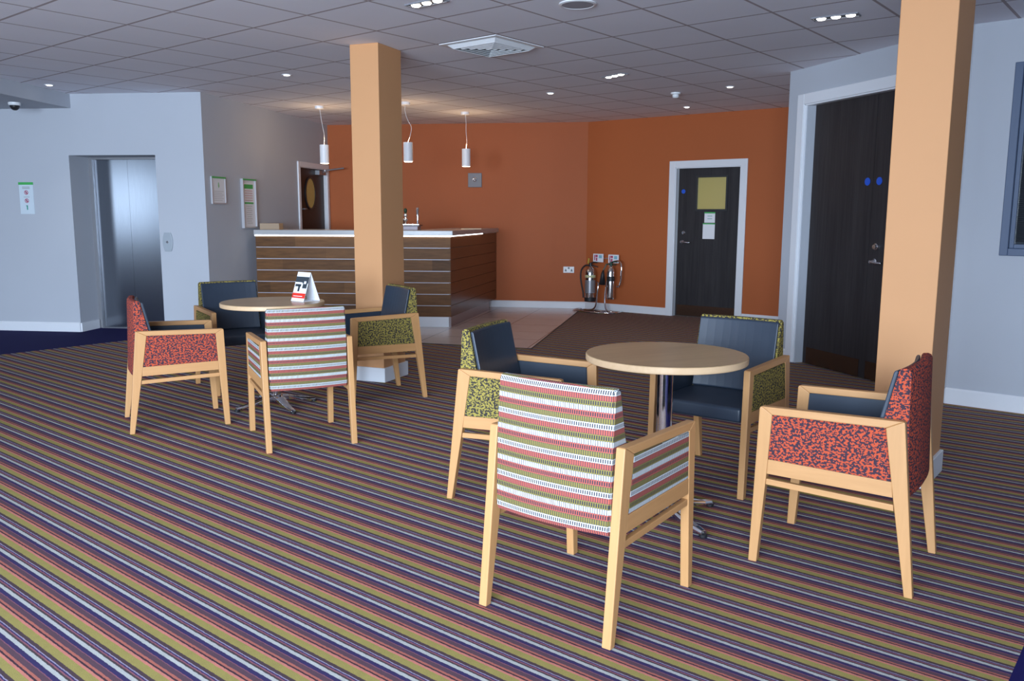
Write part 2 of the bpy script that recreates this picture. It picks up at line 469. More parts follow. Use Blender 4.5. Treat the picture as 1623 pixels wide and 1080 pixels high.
# door_3: dark brown door with oval light in the side wall
d3 = bpy.data.objects.new('door_3', None); COL.objects.link(d3); d3['kind'] = 'structure'; W_TWO.place(d3, 0)
bm = B(); casing(bm, 2.318, 3.352, 2.035, .065, .02, .1); link('door_frame', bm, GLOSS_WHITE, d3, bevel=.003)
bm = B(); box(bm, 2.402, 3.268, .035, .08, .01, 1.965); link('door_leaf', bm, BROWN_DOOR, d3)
bm = B(); ov = [(2.785+.150*math.cos(2*PI*i/32), 1.62+.205*math.sin(2*PI*i/32)) for i in range(32)]; prism_y(bm, ov, .028, .036)
link('oval_window', bm, TANGLASS, d3)
bm = B()
for i in range(32):
    a, b = 2*PI*i/32, 2*PI*(i+1)/32
    P = lambda an, k: (2.785+(.150+k)*math.cos(an), 1.62+(.205+k)*math.sin(an))
    prism_y(bm, [P(a, 0), P(b, 0), P(b, .022), P(a, .022)], .02, .036)
link('oval_bead', bm, BLACK_PL, d3)
bm = B(); box(bm, 2.44, 2.475, .02, .035, 1.39, 1.50); tube(bm, [(2.458, .02, 1.40), (2.458, -.03, 1.40), (2.52, -.03, 1.40)], .009, 8); link('door_handle', bm, BRUSHED, d3)
bm = B(); box(bm, 2.98, 3.20, -.03, .035, 1.885, 1.945); tube(bm, [(3.10, -.03, 1.915), (3.14, -.06, 1.93)], .012, 8)
tube(bm, [(3.14, -.045, 1.95), (3.18, -.32, 1.985)], .011, 8); tube(bm, [(3.14, -.045, 1.93), (3.14, -.045, 1.96)], .014, 8)
link('door_closer', bm, BRUSHED, d3)

# lift doors (door_4)
d4 = bpy.data.objects.new('door_4', None); COL.objects.link(d4); d4['kind'] = 'structure'; W_LF.place(d4, 0)
bm = B(); box(bm, -.20, 1.1, .47, .52, 0, 2.1); link('shaft_wall', bm, LIFTSTEEL, d4)
bm = B(); box(bm, -.08, -.038, .345, .42, 0, 1.958); box(bm, .765, .929, .345, .42, 0, 1.958); box(bm, -.038, .765, .345, .42, 1.935, 1.958)
link('door_frame', bm, BRUSHED, d4)
for a, b in ((-.036, .3625), (.3645, .763)):
    bm = B(); box(bm, a, b, .39, .415, .006, 1.934); link('door_leaf', bm, LIFTSTEEL, d4)
bm = B(); box(bm, -.04, .77, .34, .47, 0, .006); link('door_sill', bm, BRUSHED, d4)

# window_1 in right wall
w1 = bpy.data.objects.new('window_1', None); COL.objects.link(w1); w1['kind'] = 'structure'; W_RT.place(w1, 0)
def ringbox(bm, x0, x1, z0, z1, w, y0, y1):
    box(bm, x0, x0+w, y0, y1, z0, z1); box(bm, x1-w, x1, y0, y1, z0, z1)
    box(bm, x0+w, x1-w, y0, y1, z0, z0+w); box(bm, x0+w, x1-w, y0, y1, z1-w, z1)
bm = B(); ringbox(bm, .262, 2.1, 1.066, 2.334, .05, -.012, .10); link('window_frame', bm, WINFRAME, w1, bevel=.004)
bm = B(); ringbox(bm, .312, 2.05, 1.116, 2.284, .028, .02, .08); link('sash', bm, WINFRAME, w1, bevel=.003)
gg = NG('window_glass'); gg.fin((.04, .05, .06, 1), .08, spec=.6)
bm = B(); box(bm, .34, 2.02, .05, .056, 1.144, 2.256); link('glass_pane', bm, gg.m, w1)
bm = B()
z = 1.16
while z < 2.25:
    prism_x(bm, [(.028, z), (.046, z+.009), (.047, z+.0105), (.029, z+.0015)], .345, 2.015); z += .0125
q = link('blind_slats', bm, BLIND, w1)
bm = B(); box(bm, .342, 2.018, .024, .05, 2.235, 2.258); link('blind_rail', bm, BLIND, w1)

# columns
def column(name, M, ang, fw, sw, label):
    u = Vector((math.cos(ang), math.sin(ang))); v = Vector((-u.y, u.x)); M = Vector(M)
    bm = B(); ps = [M, M+u*sw, M+u*sw+v*fw, M+v*fw]; prism_z(bm, [(p.x, p.y) for p in ps], 0, CEIL)
    o = struct(name, bm, APRICOT, bevel=.004)
    e = .016; q = [M-u*e-v*e, M+u*(sw+e)-v*e, M+u*(sw+e)+v*(fw+e), M-u*e+v*(fw+e)]
    bm = B(); prism_z(bm, [(p.x, p.y) for p in q], 0, .115); pl = link('plinth', bm, GLOSS_WHITE, o, bevel=.003)
    return o
column('wall_column_left', (-1.02, 6.61), R(68), .25, .35, '')
column('wall_column_right', (2.025, 4.005), R(52), .252, .36, '')

# ------------------------------------------------------------------ ceiling fittings
grid = lambda a, b: Vector((GX+.6*(a*math.cos(A_DIR)-b*math.sin(A_DIR)), GY+.6*(a*math.sin(A_DIR)+b*math.cos(A_DIR)), CEIL))
LAMP = emissive('lamp_white', (1, .97, .92, 1), 6)
LAMPW = emissive('lamp_warm', (1, .86, .66, 1), 14)
def spot_light(name, loc, power, size=1.6, col=(1, .93, .82), blend=.8):
    l = bpy.data.lights.new(name, 'SPOT'); l.energy = power; l.spot_size = size; l.spot_blend = blend; l.color = col; l.shadow_soft_size = .04
    o = bpy.data.objects.new(name, l); COL.objects.link(o); o.location = loc; return o
dl_ = [((-2.106, 8.116), 'small round ceiling downlight in front of the lift and the side wall'),
       ((.399, 9.239), 'small round ceiling downlight over the tiled floor near the bar'),
       ((2.075, 10.35), 'small round ceiling downlight nearest the orange wall'),
       ((2.182, 8.751), 'small round ceiling downlight beside the white doorway wall'),
       ((-4.684, 8.792), 'small round ceiling downlight at the edge of the bulkhead')]
def cut_copy(o):
    c = o.copy(); COL.objects.link(c)
    for ch in list(o.children):
        d = ch.copy(); COL.objects.link(d); d.parent = c
        for g in ch.children:
            e = g.copy(); COL.objects.link(e); e.parent = d
    return c
proto = None
for (x, y), lab in dl_:
    if proto is None:
        proto = thing('ceiling_downlight', lab, 'ceiling light', (x, y, CEIL), 0, 'small round ceiling downlights')
        bm = B()
        for i in range(24):
            a, b = 2*PI*i/24, 2*PI*(i+1)/24
            prism_z(bm, [(.032*math.cos(a), .032*math.sin(a)), (.045*math.cos(a), .045*math.sin(a)), (.045*math.cos(b), .045*math.sin(b)), (.032*math.cos(b), .032*math.sin(b))], -.006, 0)
        link('trim_ring', bm, WHITE_PL, proto)
        bm = B(); lathe(bm, [(.031, -.002), (.020, -.010), (.004, -.012)], 20); link('lamp', bm, LAMP, proto, smooth=True)
    else:
        c = cut_copy(proto); c.location = (x, y, CEIL); c['label'] = lab
    spot_light('downlight_beam', (x, y, CEIL-.03), 9)
tri = [((2.097, 5.724), 'three-lamp recessed fitting in the ceiling near the right column', R(-34)),
       ((.944, 8.085), 'three-lamp recessed fitting in the ceiling over the doormat side of the bar', R(-60)),
       ((-.53, 5.40), 'three-lamp recessed fitting at the top edge beside the air vent', R(-39.3))]
tri[1] = (tri[1][0], 'three-lamp recessed fitting in the ceiling beyond the air vent, before the orange wall', R(-59))
proto = None
for (x, y), lab, rz in tri:
    if proto is None:
        proto = thing('recessed_light', lab, 'ceiling light', (x, y, CEIL), rz, 'three-lamp recessed ceiling lights')
        bm = B(); ringbox2 = [(-.145, .145, -.05, -.042), (-.145, .145, .042, .05), (-.145, -.137, -.042, .042), (.137, .145, -.042, .042)]
        for a, b, c, d in ringbox2: box(bm, a, b, c, d, -.008, 0)
        link('frame', bm, simple('dull_grey_frame', (.20, .20, .22, 1), .6), proto)
        bm = B(); box(bm, -.137, .137, -.042, .042, -.003, 0); link('housing', bm, BLACK_PL, proto)
        for k in (-1, 0, 1):
            bm = B(); lathe(bm, [(.031, -.004), (.024, -.012), (.004, -.014)], 20, (k*.092, 0, 0)); link('lamp', bm, LAMP, proto, smooth=True)
    else:
        c = cut_copy(proto); c.location = (x, y, CEIL); c.rotation_euler = (0, 0, rz); c['label'] = lab
    spot_light('recessed_beam', (x, y, CEIL-.03), 14)

# vent diffuser in tile (5..6, -2..-1)
vc = grid(5.5, -1.5)
t = thing('air_vent', 'square louvred air vent set in a ceiling tile left of centre', 'vent', vc, A_DIR)
def sq_ring(bm, r0, z0, r1, z1, th=.004):
    for k in range(4):
        a = PI/2*k
        def P(r, s, z):
            x, y = r, s*r; return Vector((x*math.cos(a)-y*math.sin(a), x*math.sin(a)+y*math.cos(a), z))
        p = [P(r0, -1, z0), P(r0, 1, z0), P(r1, 1, z1), P(r1, -1, z1)]
        vs = [bm.verts.new(q) for q in p]+[bm.verts.new(q-Vector((0, 0, th))) for q in p]
        for q in ((0, 1, 2, 3), (7, 6, 5, 4), (0, 4, 5, 1), (1, 5, 6, 2), (2, 6, 7, 3), (3, 7, 4, 0)): bm.faces.new([vs[i] for i in q])
bm = B(); sq_ring(bm, .285, .0, .245, -.002, .005); link('frame', bm, WHITE_PL, t)
for k in range(5):
    r = .24-k*.045
    bm = B(); sq_ring(bm, r, -.002-.001, r-.034, -.030, .003); link('louvre', bm, WHITE_PL, t)
bm = B(); box(bm, -.24, .24, -.24, .24, -.002, -.0005); link('backing', bm, BLACK_PL, t)
# ceiling speaker
t = thing('ceiling_speaker', 'round flush grey speaker grille at the top edge of the ceiling', 'speaker', (.396, 5.42, CEIL))
bm = B(); lathe(bm, [(.115, 0), (.115, -.006), (.100, -.010), (.096, -.006), (.096, -.001)], 40); link('rim', bm, WHITE_PL, t)
bm = B(); lathe(bm, [(.095, 0), (.095, -.008), (.01, -.009)], 40); link('grille', bm, simple('grey_mesh', (.35, .35, .38, 1), .6), t)
# smoke detector
t = thing('smoke_detector', 'white round smoke detector on the ceiling near the orange wall', 'smoke detector', (1.719, 9.181, CEIL))
bm = B(); lathe(bm, [(.052, 0), (.052, -.016), (.044, -.020)], 28); link('base', bm, WHITE_PL, t, smooth=False)
bm = B(); lathe(bm, [(.034, -.020), (.034, -.045), (.026, -.055), (.005, -.057)], 28); link('sensor_head', bm, WHITE_PL, t)
# camera dome on bulkhead soffit
t = thing('security_camera', 'dark dome security camera under the bulkhead at the far left', 'camera', (-5.17, 9.0, 2.462))
bm = B(); lathe(bm, [(.06, 0), (.06, -.018), (.052, -.030)], 28); link('base', bm, WHITE_PL, t)
bm = B(); lathe(bm, [(.048, -.030)]+[(.048*math.cos(a), -.030-.050*math.sin(a)) for a in [i*PI/14 for i in range(1, 7)]]+[(.002, -.080)], 28); link('dome', bm, BLACK_PL, t, smooth=True)

# pendants
PEND = [((-2.325, 10.418), 'white cylinder pendant lamp left of the apricot column', [(0, 0), (.012, -.1), (.03, -.22), (.05, -.34), (.045, -.45)]),
        ((-1.237, 10.02), 'white cylinder pendant lamp just right of the apricot column', [(0, 0), (-.01, -.10), (.02, -.2), (.06, -.28), (.05, -.36), (.02, -.45)]),
        ((-.605, 10.961), 'white cylinder pendant lamp farthest right over the bar end', [(0, 0), (.012, -.12), (.012, -.24), (.022, -.36), (.012, -.45)])]
PSH = simple('pendant_white', (.88, .88, .90, 1), .4)
for (x, y), lab, cord in PEND:
    t = thing('pendant_lamp', lab, 'pendant lamp', (x, y, CEIL), 0, 'cylinder pendant lamps over the bar')
    bm = B(); lathe(bm, [(.052, 0), (.052, -.028), (.044, -.034)], 28); link('canopy', bm, PSH, t)
    bm = B(); tube(bm, smooth_path([(a, 0, b) for a, b in cord]), .0028, 6); link('cord', bm, WHITE_PL, t)
    ex = cord[-1][0]
    bm = B()
    lathe(bm, [(.02, -.452), (.054, -.454), (.054, -.672), (.049, -.672), (.049, -.47), (.02, -.47)], 32, (ex, 0, 0)); link('shade', bm, PSH, t)
    bm = B(); lathe(bm, [(.0485, -.650), (.047, -.676), (.01, -.678)], 32, (ex, 0, 0)); link('lamp', bm, LAMPW, t)
    spot_light('pendant_beam', (x+ex, y, CEIL-.69), 8, 2.0, (1, .8, .55))
    l = bpy.data.lights.new('pendant_glow', 'POINT'); l.energy = 4.5; l.color = (1, .68, .38); l.shadow_soft_size = .02
    o = bpy.data.objects.new('pendant_glow', l); COL.objects.link(o); o.location = (x+ex+.0, y-.0, CEIL-.43)

# ------------------------------------------------------------------ bar
BC = Vector((-.725, 9.94)); BL = Vector((-3.06, 10.10)); BE = Vector((-.215, 12.28))
bar = thing('bar_counter', 'walnut plank bar counter with pale top and lit edge behind the left column', 'bar counter', (BC.x, BC.y, 0))
WF = Wall(BL, BC); WS = Wall(BC, BE)
WS_ANG = WS.a
def inbar(o, w, t=0):
    o.location = w.at(t)-Vector((BC.x, BC.y, 0)); o.rotation_euler = (0, 0, w.a); return o
bm = B()
for i in range(7):
    z0 = .124+i*.1363; 
    box(bm, 0, WF.L, 0, .02, z0, z0+.1363-(.007 if i < 6 else 0))
inbar(link('front_planks', bm, PLANK, bar, bevel=.001, seg=1), WF)
bm = B(); box(bm, .002, WF.L-.004, .008, .06, .12, 1.074); inbar(link('front_carcass', bm, simple('grey_groove_strip', (.66, .66, .76, 1), .35), bar), WF)
bm = B()
for i in range(7):
    z0 = .124+i*.1363
    box(bm, .0, WS.L, .0, .02, z0, z0+.1363-(.004 if i < 6 else 0))
inbar(link('side_planks', bm, wood('walnut_bar_end', (.15, .055, .022, 1), (.085, .030, .012, 1), 'x', .25, 14, 12, .5), bar, bevel=.001, seg=1), WS)
bm = B(); box(bm, .01, WS.L, .008, .06, .12, 1.074); inbar(link('side_carcass', bm, simple('dark_groove', (.03, .012, .008, 1), .4), bar), WS)
bm = B(); box(bm, 0, WF.L-.002, .004, .03, 0, .122); inbar(link('front_plinth', bm, GLOSS_WHITE, bar), WF)
bm = B(); box(bm, 0.0, WS.L-.50, .004, .03, 0, .122); inbar(link('side_plinth', bm, simple('grey_brown_plinth', (.30, .24, .24, 1), .3), bar), WS)
bm = B(); box(bm, WS.L-.50, WS.L, .25, .28, 0, .122); inbar(link('recessed_plinth', bm, PLANK, bar), WS)
# counter top, L-shaped
u1 = WF.d.xy; n1 = WF.n.xy; u2 = WS.d.xy; n2 = WS.n.xy
ov = .03
p_in = BC - n1*.60 - n2*.60
poly = [BL+n1*ov-u1*.01, BC+n1*ov+n2*ov, BE+n2*ov+u2*.02, BE-n2*.60+u2*.02]
# inner corner: intersection of inner lines
def isect(p, d, q, e):
    dd = d.x*e.y-d.y*e.x; r = q-p; return p+d*((r.x*e.y-r.y*e.x)/dd)
inner = isect(BL-n1*.60, u1, BE-n2*.60, u2)
poly += [inner, BL-n1*.60-u1*.0]
bm = B(); prism_z(bm, [(p.x-BC.x, p.y-BC.y) for p in poly], 1.086, 1.142); q = link('counter_top', bm, COUNTER, bar, bevel=.004)
LED = emissive('led_strip_white', (.86, .93, 1, 1), 5)
bm = B(); box(bm, -.005, WF.L+.012, -.014, -.002, 1.070, 1.084); inbar(link('led_strip', bm, LED, bar), WF)
bm = B(); box(bm, -.01, WS.L*.62, -.012, -.002, 1.073, 1.084); inbar(link('led_strip', bm, LED, bar), WS)
for w_ in (WF, WS):
    bm = B(); box(bm, .0, w_.L-.02, .0, .06, 1.074, 1.086); inbar(link('fixing_rail', bm, GLOSS_WHITE, bar), w_)
# items on the bar
t = thing('drip_tray_tap', 'beer font with chrome column and green handle on the bar beside the column', 'beer tap', (-1.255, 10.42, 1.142), WF.a)
bm = B(); box(bm, -.11, .11, -.09, .13, 0, .045); link('base_box', bm, simple('grey_mauve_box', (.28, .24, .30, 1), .35), t, bevel=.003)
bm = B(); box(bm, -.115, .13, -.095, .14, .045, .062); link('tray_rim', bm, simple('maroon_box', (.05, .010, .014, 1), .3), t, bevel=.003)
bm = B(); box(bm, -.10, .12, -.08, .12, .062, .072); link('drip_grille', bm, CHROME, t, bevel=.002)
bm = B(); lathe(bm, [(.014, .07), (.012, .10), (.030, .115), (.032, .130), (.016, .145), (.012, .15), (.022, .165), (.024, .185), (.016, .20)], 20, (-.055, 0, 0)); link('tap_body', bm, CHROME, t, smooth=True)
bm = B(); lathe(bm, [(.012, .20), (.020, .225), (.021, .245), (.012, .262)], 18, (-.055, 0, 0)); link('tap_handle', bm, simple('bottle_green', (.01, .045, .02, 1), .35), t, smooth=True)
bm = B(); lathe(bm, [(.016, .07), (.012, .085), (.015, .16), (.018, .265), (.010, .272)], 18, (.095, 0, 0)); link('font_column', bm, CHROME, t, smooth=True)
bm = B(); lathe(bm, [(.024, .06), (.030, .085), (.020, .115), (.008, .12)], 16, (-.10, 0, 0)); link('tap_knob', bm, BLACK_PL, t, smooth=True)
bx = B(); box(bx, 0, .24, -.05, .10, 0, .075)
o = link('storage_box', bx, simple('beige_card', (.42, .30, .20, 1), .7), bevel=.003); o.location = (-3.06, 10.35, 1.142); o.rotation_euler = (0, 0, WF.a)
tag(o, 'low beige box on the left end of the bar top', 'box')
bx = B(); box(bx, 0, .26, -.05, .06, 0, .012)
o = link('bar_mat', bx, simple('cream_mat', (.70, .56, .40, 1), .6), bevel=.002); o.location = (-.66, 10.95, 1.142); o.rotation_euler = (0, 0, 0)
tag(o, 'thin cream mat lying on the right side of the bar top', 'bar mat')

# ------------------------------------------------------------------ wall-mounted things
def wall_thing(name, label, cat, w, t, z, o=0, group=None):
    e = thing(name, label, cat, (0, 0, 0), 0, group); w.place(e, t, z, o); return e
# socket
t = wall_thing('wall_socket', 'white double power socket low on the orange wall', 'socket', W_ORA, 3.545, .556)
bm = B(); box(bm, -.078, .078, -.012, 0, -.045, .045); link('plate', bm, WHITE_PL, t, bevel=.004)
for s in (-1, 1):
    bm = B(); prism_y(bm, [(s*.042-.016, -.024), (s*.042+.016, -.024), (s*.042+.005, .012), (s*.042-.005, .012)], -.0135, -.011)
    link('pin_hole', bm, BLACK_PL, t)
bm = B(); box(bm, -.012, .012, -.0145, -.011, .012, .036); link('switch', bm, BLACK_PL, t)
# steel plate
t = wall_thing('steel_wall_plate', 'square stainless steel plate with a small knob high on the orange wall', 'wall plate', W_ORA, 2.186, 1.819)
bm = B(); box(bm, -.10, .10, -.02, 0, -.10, .10); link('plate', bm, simple('dull_steel', (.22, .21, .22, 1), .6, .5), t, bevel=.004)
bm = B(); lathe(bm, [(.030, -.02), (.030, -.03), (.014, -.034), (.012, -.05)], 20, (0, 0, .01), 'y'); link('knob', bm, CHROME, t, smooth=False)
bm = B(); tube(bm, [(0, -.045, .02), (.004, -.06, -.02)], [.008, .013], 10); link('spout', bm, CHROME, t, smooth=True)
# lift call panel
t = wall_thing('lift_call_panel', 'oval steel lift call panel on the white wall right of the lift', 'call panel', W_LF, 1.024, 1.02)
bm = B()
pts = [(.030*math.copysign(1, 1)*0, 0)]
poly = []
for i in range(13): 
    s = -1+2*i/12; poly.append((.036+.022*(1-s*s), .102*s))
for i in range(13):
    s = 1-2*i/12; poly.append((-.036-.022*(1-s*s), .102*s))
prism_y(bm, poly, -.014, 0); link('plate', bm, simple('pale_steel', (.38, .42, .46, 1), .5, .3), t, bevel=.003)
bm = B(); lathe(bm, [(.013, -.014), (.013, -.019), (.008, -.020)], 18, (0, 0, 0), 'y'); link('call_button', bm, CHROME, t)
# paper sign left wall
t = wall_thing('wall_notice', 'tall white notice with green top bar on the wall left of the lift', 'notice', W_LF, -.617, 1.49)
bm = B(); box(bm, -.084, .084, -.004, 0, -.172, .172); link('sheet', bm, simple('pale_blue_paper', (.62, .70, .76, 1), .5), t)
bm = B(); box(bm, -.088, .088, -.006, 0, .150, .178); link('header_bar', bm, GREEN, t)
bm = B()
for z in (.125, .11): box(bm, -.045, .045, -.0045, -.003, z-.004, z+.004)
link('text_lines', bm, GREYP, t)
bm = B(); box(bm, -.035, .035, -.0045, -.003, .012, .018); link('text_line', bm, GREYP, t)
def prohib(z, parent):
    bm = B()
    for i in range(20):
        a, b = 2*PI*i/20, 2*PI*(i+1)/20
        prism_y(bm, [(.017*math.cos(a), z+.017*math.sin(a)), (.024*math.cos(a), z+.024*math.sin(a)), (.024*math.cos(b), z+.024*math.sin(b)), (.017*math.cos(b), z+.017*math.sin(b))], -.0045, -.003)
    prism_y(bm, [(-.018, z+.012), (-.012, z+.018), (.018, z-.012), (.012, z-.018)], -.0045, -.003)
    box(bm, -.006, .006, -.0045, -.003, z-.012, z+.010)
    return link('prohibition_symbol', bm, MAROON, parent)
prohib(.065, t); prohib(-.025, t)
bm = B(); box(bm, -.006, .008, -.0045, -.003, -.125, -.078); box(bm, -.014, .008, -.0045, -.003, -.084, -.076); link('green_mark', bm, simple('teal_mark', (.03, .30, .22, 1), .5), t)
# frames on the side wall
t = wall_thing('framed_notice', 'small framed notice with green top bar on the side wall, nearest the corner', 'framed notice', W_TWO, .262, 1.586, 0, 'framed notices on the side wall')
CLEARF = simple('aluminium_frame', (.55, .54, .56, 1), .35, .3)
bm = B(); ringbox(bm, -.148, .148, -.150, .150, .014, -.02, 0); link('frame', bm, CLEARF, t)
bm = B(); box(bm, -.134, .134, -.012, 0, -.136, .136); link('sheet', bm, PAPER, t)
bm = B(); box(bm, -.148, .148, -.022, -.018, .132, .150); link('header_bar', bm, GREEN, t)
bm = B(); prism_y(bm, [(-.012, .045), (.0, .025), (.014, .045), (.006, .085), (-.006, .09)], -.0135, -.011); link('emblem', bm, simple('pale_green_print', (.25, .50, .22, 1), .5), t)
bm = B()
for i in range(6): box(bm, -.10, .10-(i % 2)*.03, -.013, -.011, -.01-i*.02-.003, -.01-i*.02+.003)
link('text_lines', bm, simple('faint_grey_print', (.55, .55, .55, 1), .6), t)
t = wall_thing('framed_notice', 'tall framed notice with two green bands on the side wall beside the bar', 'framed notice', W_TWO, .932, 1.45, 0, 'framed notices on the side wall')
bm = B(); ringbox(bm, -.162, .162, -.288, .288, .016, -.035, 0); link('frame', bm, CLEARF, t)
bm = B(); box(bm, -.146, .146, -.015, 0, -.272, .272); link('sheet', bm, PAPER, t)
bm = B(); box(bm, -.162, .162, -.037, -.033, .272, .288); link('header_bar', bm, GREEN, t)
for z0_, z1_ in ((.175, .225), (-.004, .016)):
    bm = B(); box(bm, -.105, .105, -.017, -.014, z0_, z1_); link('green_band', bm, GREEN, t)
bm = B()
for i in range(5): box(bm, -.09, .09, -.0165, -.014, .15-i*.028-.006, .15-i*.028+.006)
link('red_text_lines', bm, simple('faint_pink_print', (.66, .45, .46, 1), .6), t)
bm = B()
for i in range(9): box(bm, -.07+(i % 3)*.01, .07-(i % 2)*.02, -.0165, -.014, -.03-i*.025-.004, -.03-i*.025+.004)
link('grey_text_lines', bm, simple('faint_grey_print2', (.55, .56, .55, 1), .6), t)
# notices on door_1
t = wall_thing('door_notice', 'upper small white notice with green band on the grey door under its glass panel', 'notice', W_ORB, 1.84, 1.30, -.035, 'paper notices on the grey door')
bm = B(); box(bm, -.072, .072, -.003, 0, -.062, .068); link('sheet', bm, PAPER, t)
bm = B(); box(bm, -.074, .074, -.0045, 0, .056, .074); link('header_bar', bm, GREEN, t)
for z0_ in (.018, -.016):
    bm = B(); box(bm, -.03, .034, -.004, -.002, z0_, z0_+.010); link('text_line', bm, simple('soft_green_print', (.30, .48, .45, 1), .6), t)
t = wall_thing('door_notice', 'lower larger white notice with green band on the grey door', 'notice', W_ORB, 1.832, 1.13, -.035, 'paper notices on the grey door')
bm = B(); box(bm, -.082, .082, -.003, 0, -.10, .10); link('sheet', bm, PAPER, t)
bm = B(); box(bm, -.084, .084, -.0045, 0, .088, .102); link('header_bar', bm, GREEN, t)

# ------------------------------------------------------------------ fire extinguishers and their stand
exo = .17
st = wall_thing('extinguisher_stand', 'chrome tubular stand with two fire notices against the orange wall', 'stand', W_ORB, 0, 0)
def on(t, o, z): return (t, -o, z)
bm = B()
tube(bm, smooth_path([on(-.02, .10, .012), on(.0, .32, .012), on(.25, .40, .012), on(.50, .40, .012), on(.66, .30, .012), on(.66, .10, .012)], 5), .011, 10)
tube(bm, [on(-.0, .22, .012), on(.66, .22, .012)], .009, 8)
link('floor_loop', bm, CHROME, st, smooth=True)
bm = B(); tube(bm, smooth_path([on(.14, .25, .02), on(.27, .25, .03), on(.325, .25, .09), on(.345, .25, .22), on(.355, .24, .36), on(.345, .22, .40), on(.30, .18, .41)], 6), .011, 10)
link('left_upright', bm, CHROME, st, smooth=True)
bm = B(); tube(bm, smooth_path([on(.56, .25, .012), on(.50, .25, .04), on(.47, .24, .12), on(.455, .22, .25), on(.45, .14, .5), on(.45, .08, .72), on(.45, .06, .74)], 6), .011, 10)
link('right_upright', bm, CHROME, st, smooth=True)
bm = B(); tube(bm, smooth_path([on(.52, .10, .70), on(.60, .12, .71), on(.655, .15, .68), on(.67, .16, .60), on(.665, .16, .45), on(.64, .16, .37), on(.600, .16, .36)], 6), .012, 10)
link('side_loop', bm, CHROME, st, smooth=True)
bm = B(); tube(bm, [on(.18, .06, .735), on(.56, .06, .735)], .007, 8); link('cross_bar', bm, CHROME, st, smooth=True)
def fire_card(x, z):
    bm = B(); box(bm, x-.082, x+.082, -.09, -.078, z-.058, z+.058); p = link('fire_notice', bm, PAPER, st, bevel=.002)
    bm = B(); box(bm, x-.062, x-.048, -.0915, -.089, z-.035, z+.042); box(bm, x-.042, x-.008, -.0915, -.089, z+.012, z+.042)
    box(bm, x-.036, x-.014, -.0915, -.089, z-.040, z+.004); q = link('red_symbols', bm, MAROON, p)
    bm = B(); box(bm, x+.012, x+.06, -.0915, -.089, z-.002, z+.04); link('teal_panel', bm, TEAL, p)
fire_card(.255, .738); fire_card(.50, .733)
e1 = wall_thing('fire_extinguisher', 'left fire extinguisher, polished body, black base and black hose', 'fire extinguisher', W_ORB, .20, .135, .20, 'fire extinguishers on the stand')
STEELC = simple('polished_cylinder', (.70, .70, .70, 1), .16, 1)
bm = B(); lathe(bm, [(.072, .045), (.074, .06), (.074, .40), (.066, .44), (.045, .465), (.024, .478), (.020, .495)], 32); link('cylinder', bm, STEELC, e1, smooth=True)
bm = B(); lathe(bm, [(.076, 0), (.078, .012), (.078, .055), (.074, .06)], 32); link('base_boot', bm, BLACK, e1)
bm = B(); lathe(bm, [(.0748, .335), (.0748, .37)], 32); link('cream_band', bm, simple('cream_band', (.55, .55, .30, 1), .5), e1)
bm = B(); lathe(bm, [(.0746, .12), (.0748, .13), (.0748, .29), (.0746, .30)], 32); link('label_wrap', bm, simple('grey_label', (.32, .32, .34, 1), .35, .5), e1)
bm = B(); lathe(bm, [(.022, .49), (.022, .535), (.012, .54)], 16); tube(bm, [(0, 0, .53), (.06, -.01, .55), (.12, -.01, .545)], [.012, .010, .007], 8); tube(bm, [(0, 0, .51), (.06, -.01, .50), (.13, -.01, .485)], [.010, .009, .006], 8)
link('valve_handle', bm, BLACK_PL, e1)
bm = B(); tube(bm, [(-.03, -.01, .53), (-.02, -.012, .60)], .010, 8); link('yellow_tag', bm, simple('yellow_tag', (.50, .36, .03, 1), .5), e1)
bm = B(); tube(bm, smooth_path([(-.02, -.01, .50), (-.07, -.02, .50), (-.125, -.03, .44), (-.14, -.03, .34), (-.12, -.03, .22), (-.095, -.03, .12), (-.09, -.03, .05)], 6), .011, 10); link('hose', bm, BLACK, e1, smooth=True)
e2 = wall_thing('fire_extinguisher', 'right fire extinguisher, slim polished body with a black discharge horn', 'fire extinguisher', W_ORB, .53, .185, .20, 'fire extinguishers on the stand')
bm = B(); lathe(bm, [(.045, 0), (.052, .012), (.053, .03), (.053, .37), (.045, .415), (.026, .445), (.018, .46)], 28); link('cylinder', bm, STEELC, e2, smooth=True)
bm = B(); lathe(bm, [(.0536, .25), (.054, .255), (.054, .31), (.0536, .315)], 28); link('black_label', bm, BLACK_PL, e2)
bm = B(); tube(bm, [(-.075, -.075, .40), (-.08, -.08, .36), (-.085, -.085, .20)], [.010, .022, .045], 16); link('discharge_horn', bm, BLACK, e2, smooth=True)
bm = B(); lathe(bm, [(.020, .455), (.020, .50), (.010, .505)], 16); tube(bm, [(0, 0, .50), (.05, -.01, .52), (.10, -.01, .515)], [.012, .010, .007], 8); tube(bm, [(0, 0, .485), (-.045, -.05, .48), (-.075, -.075, .40)], [.010, .009, .009], 8); tube(bm, [(0, 0, .48), (.05, -.01, .475), (.09, -.01, .48)], .007, 8)
link('valve_handle', bm, simple('dark_green_valve', (.01, .05, .03, 1), .4), e2)

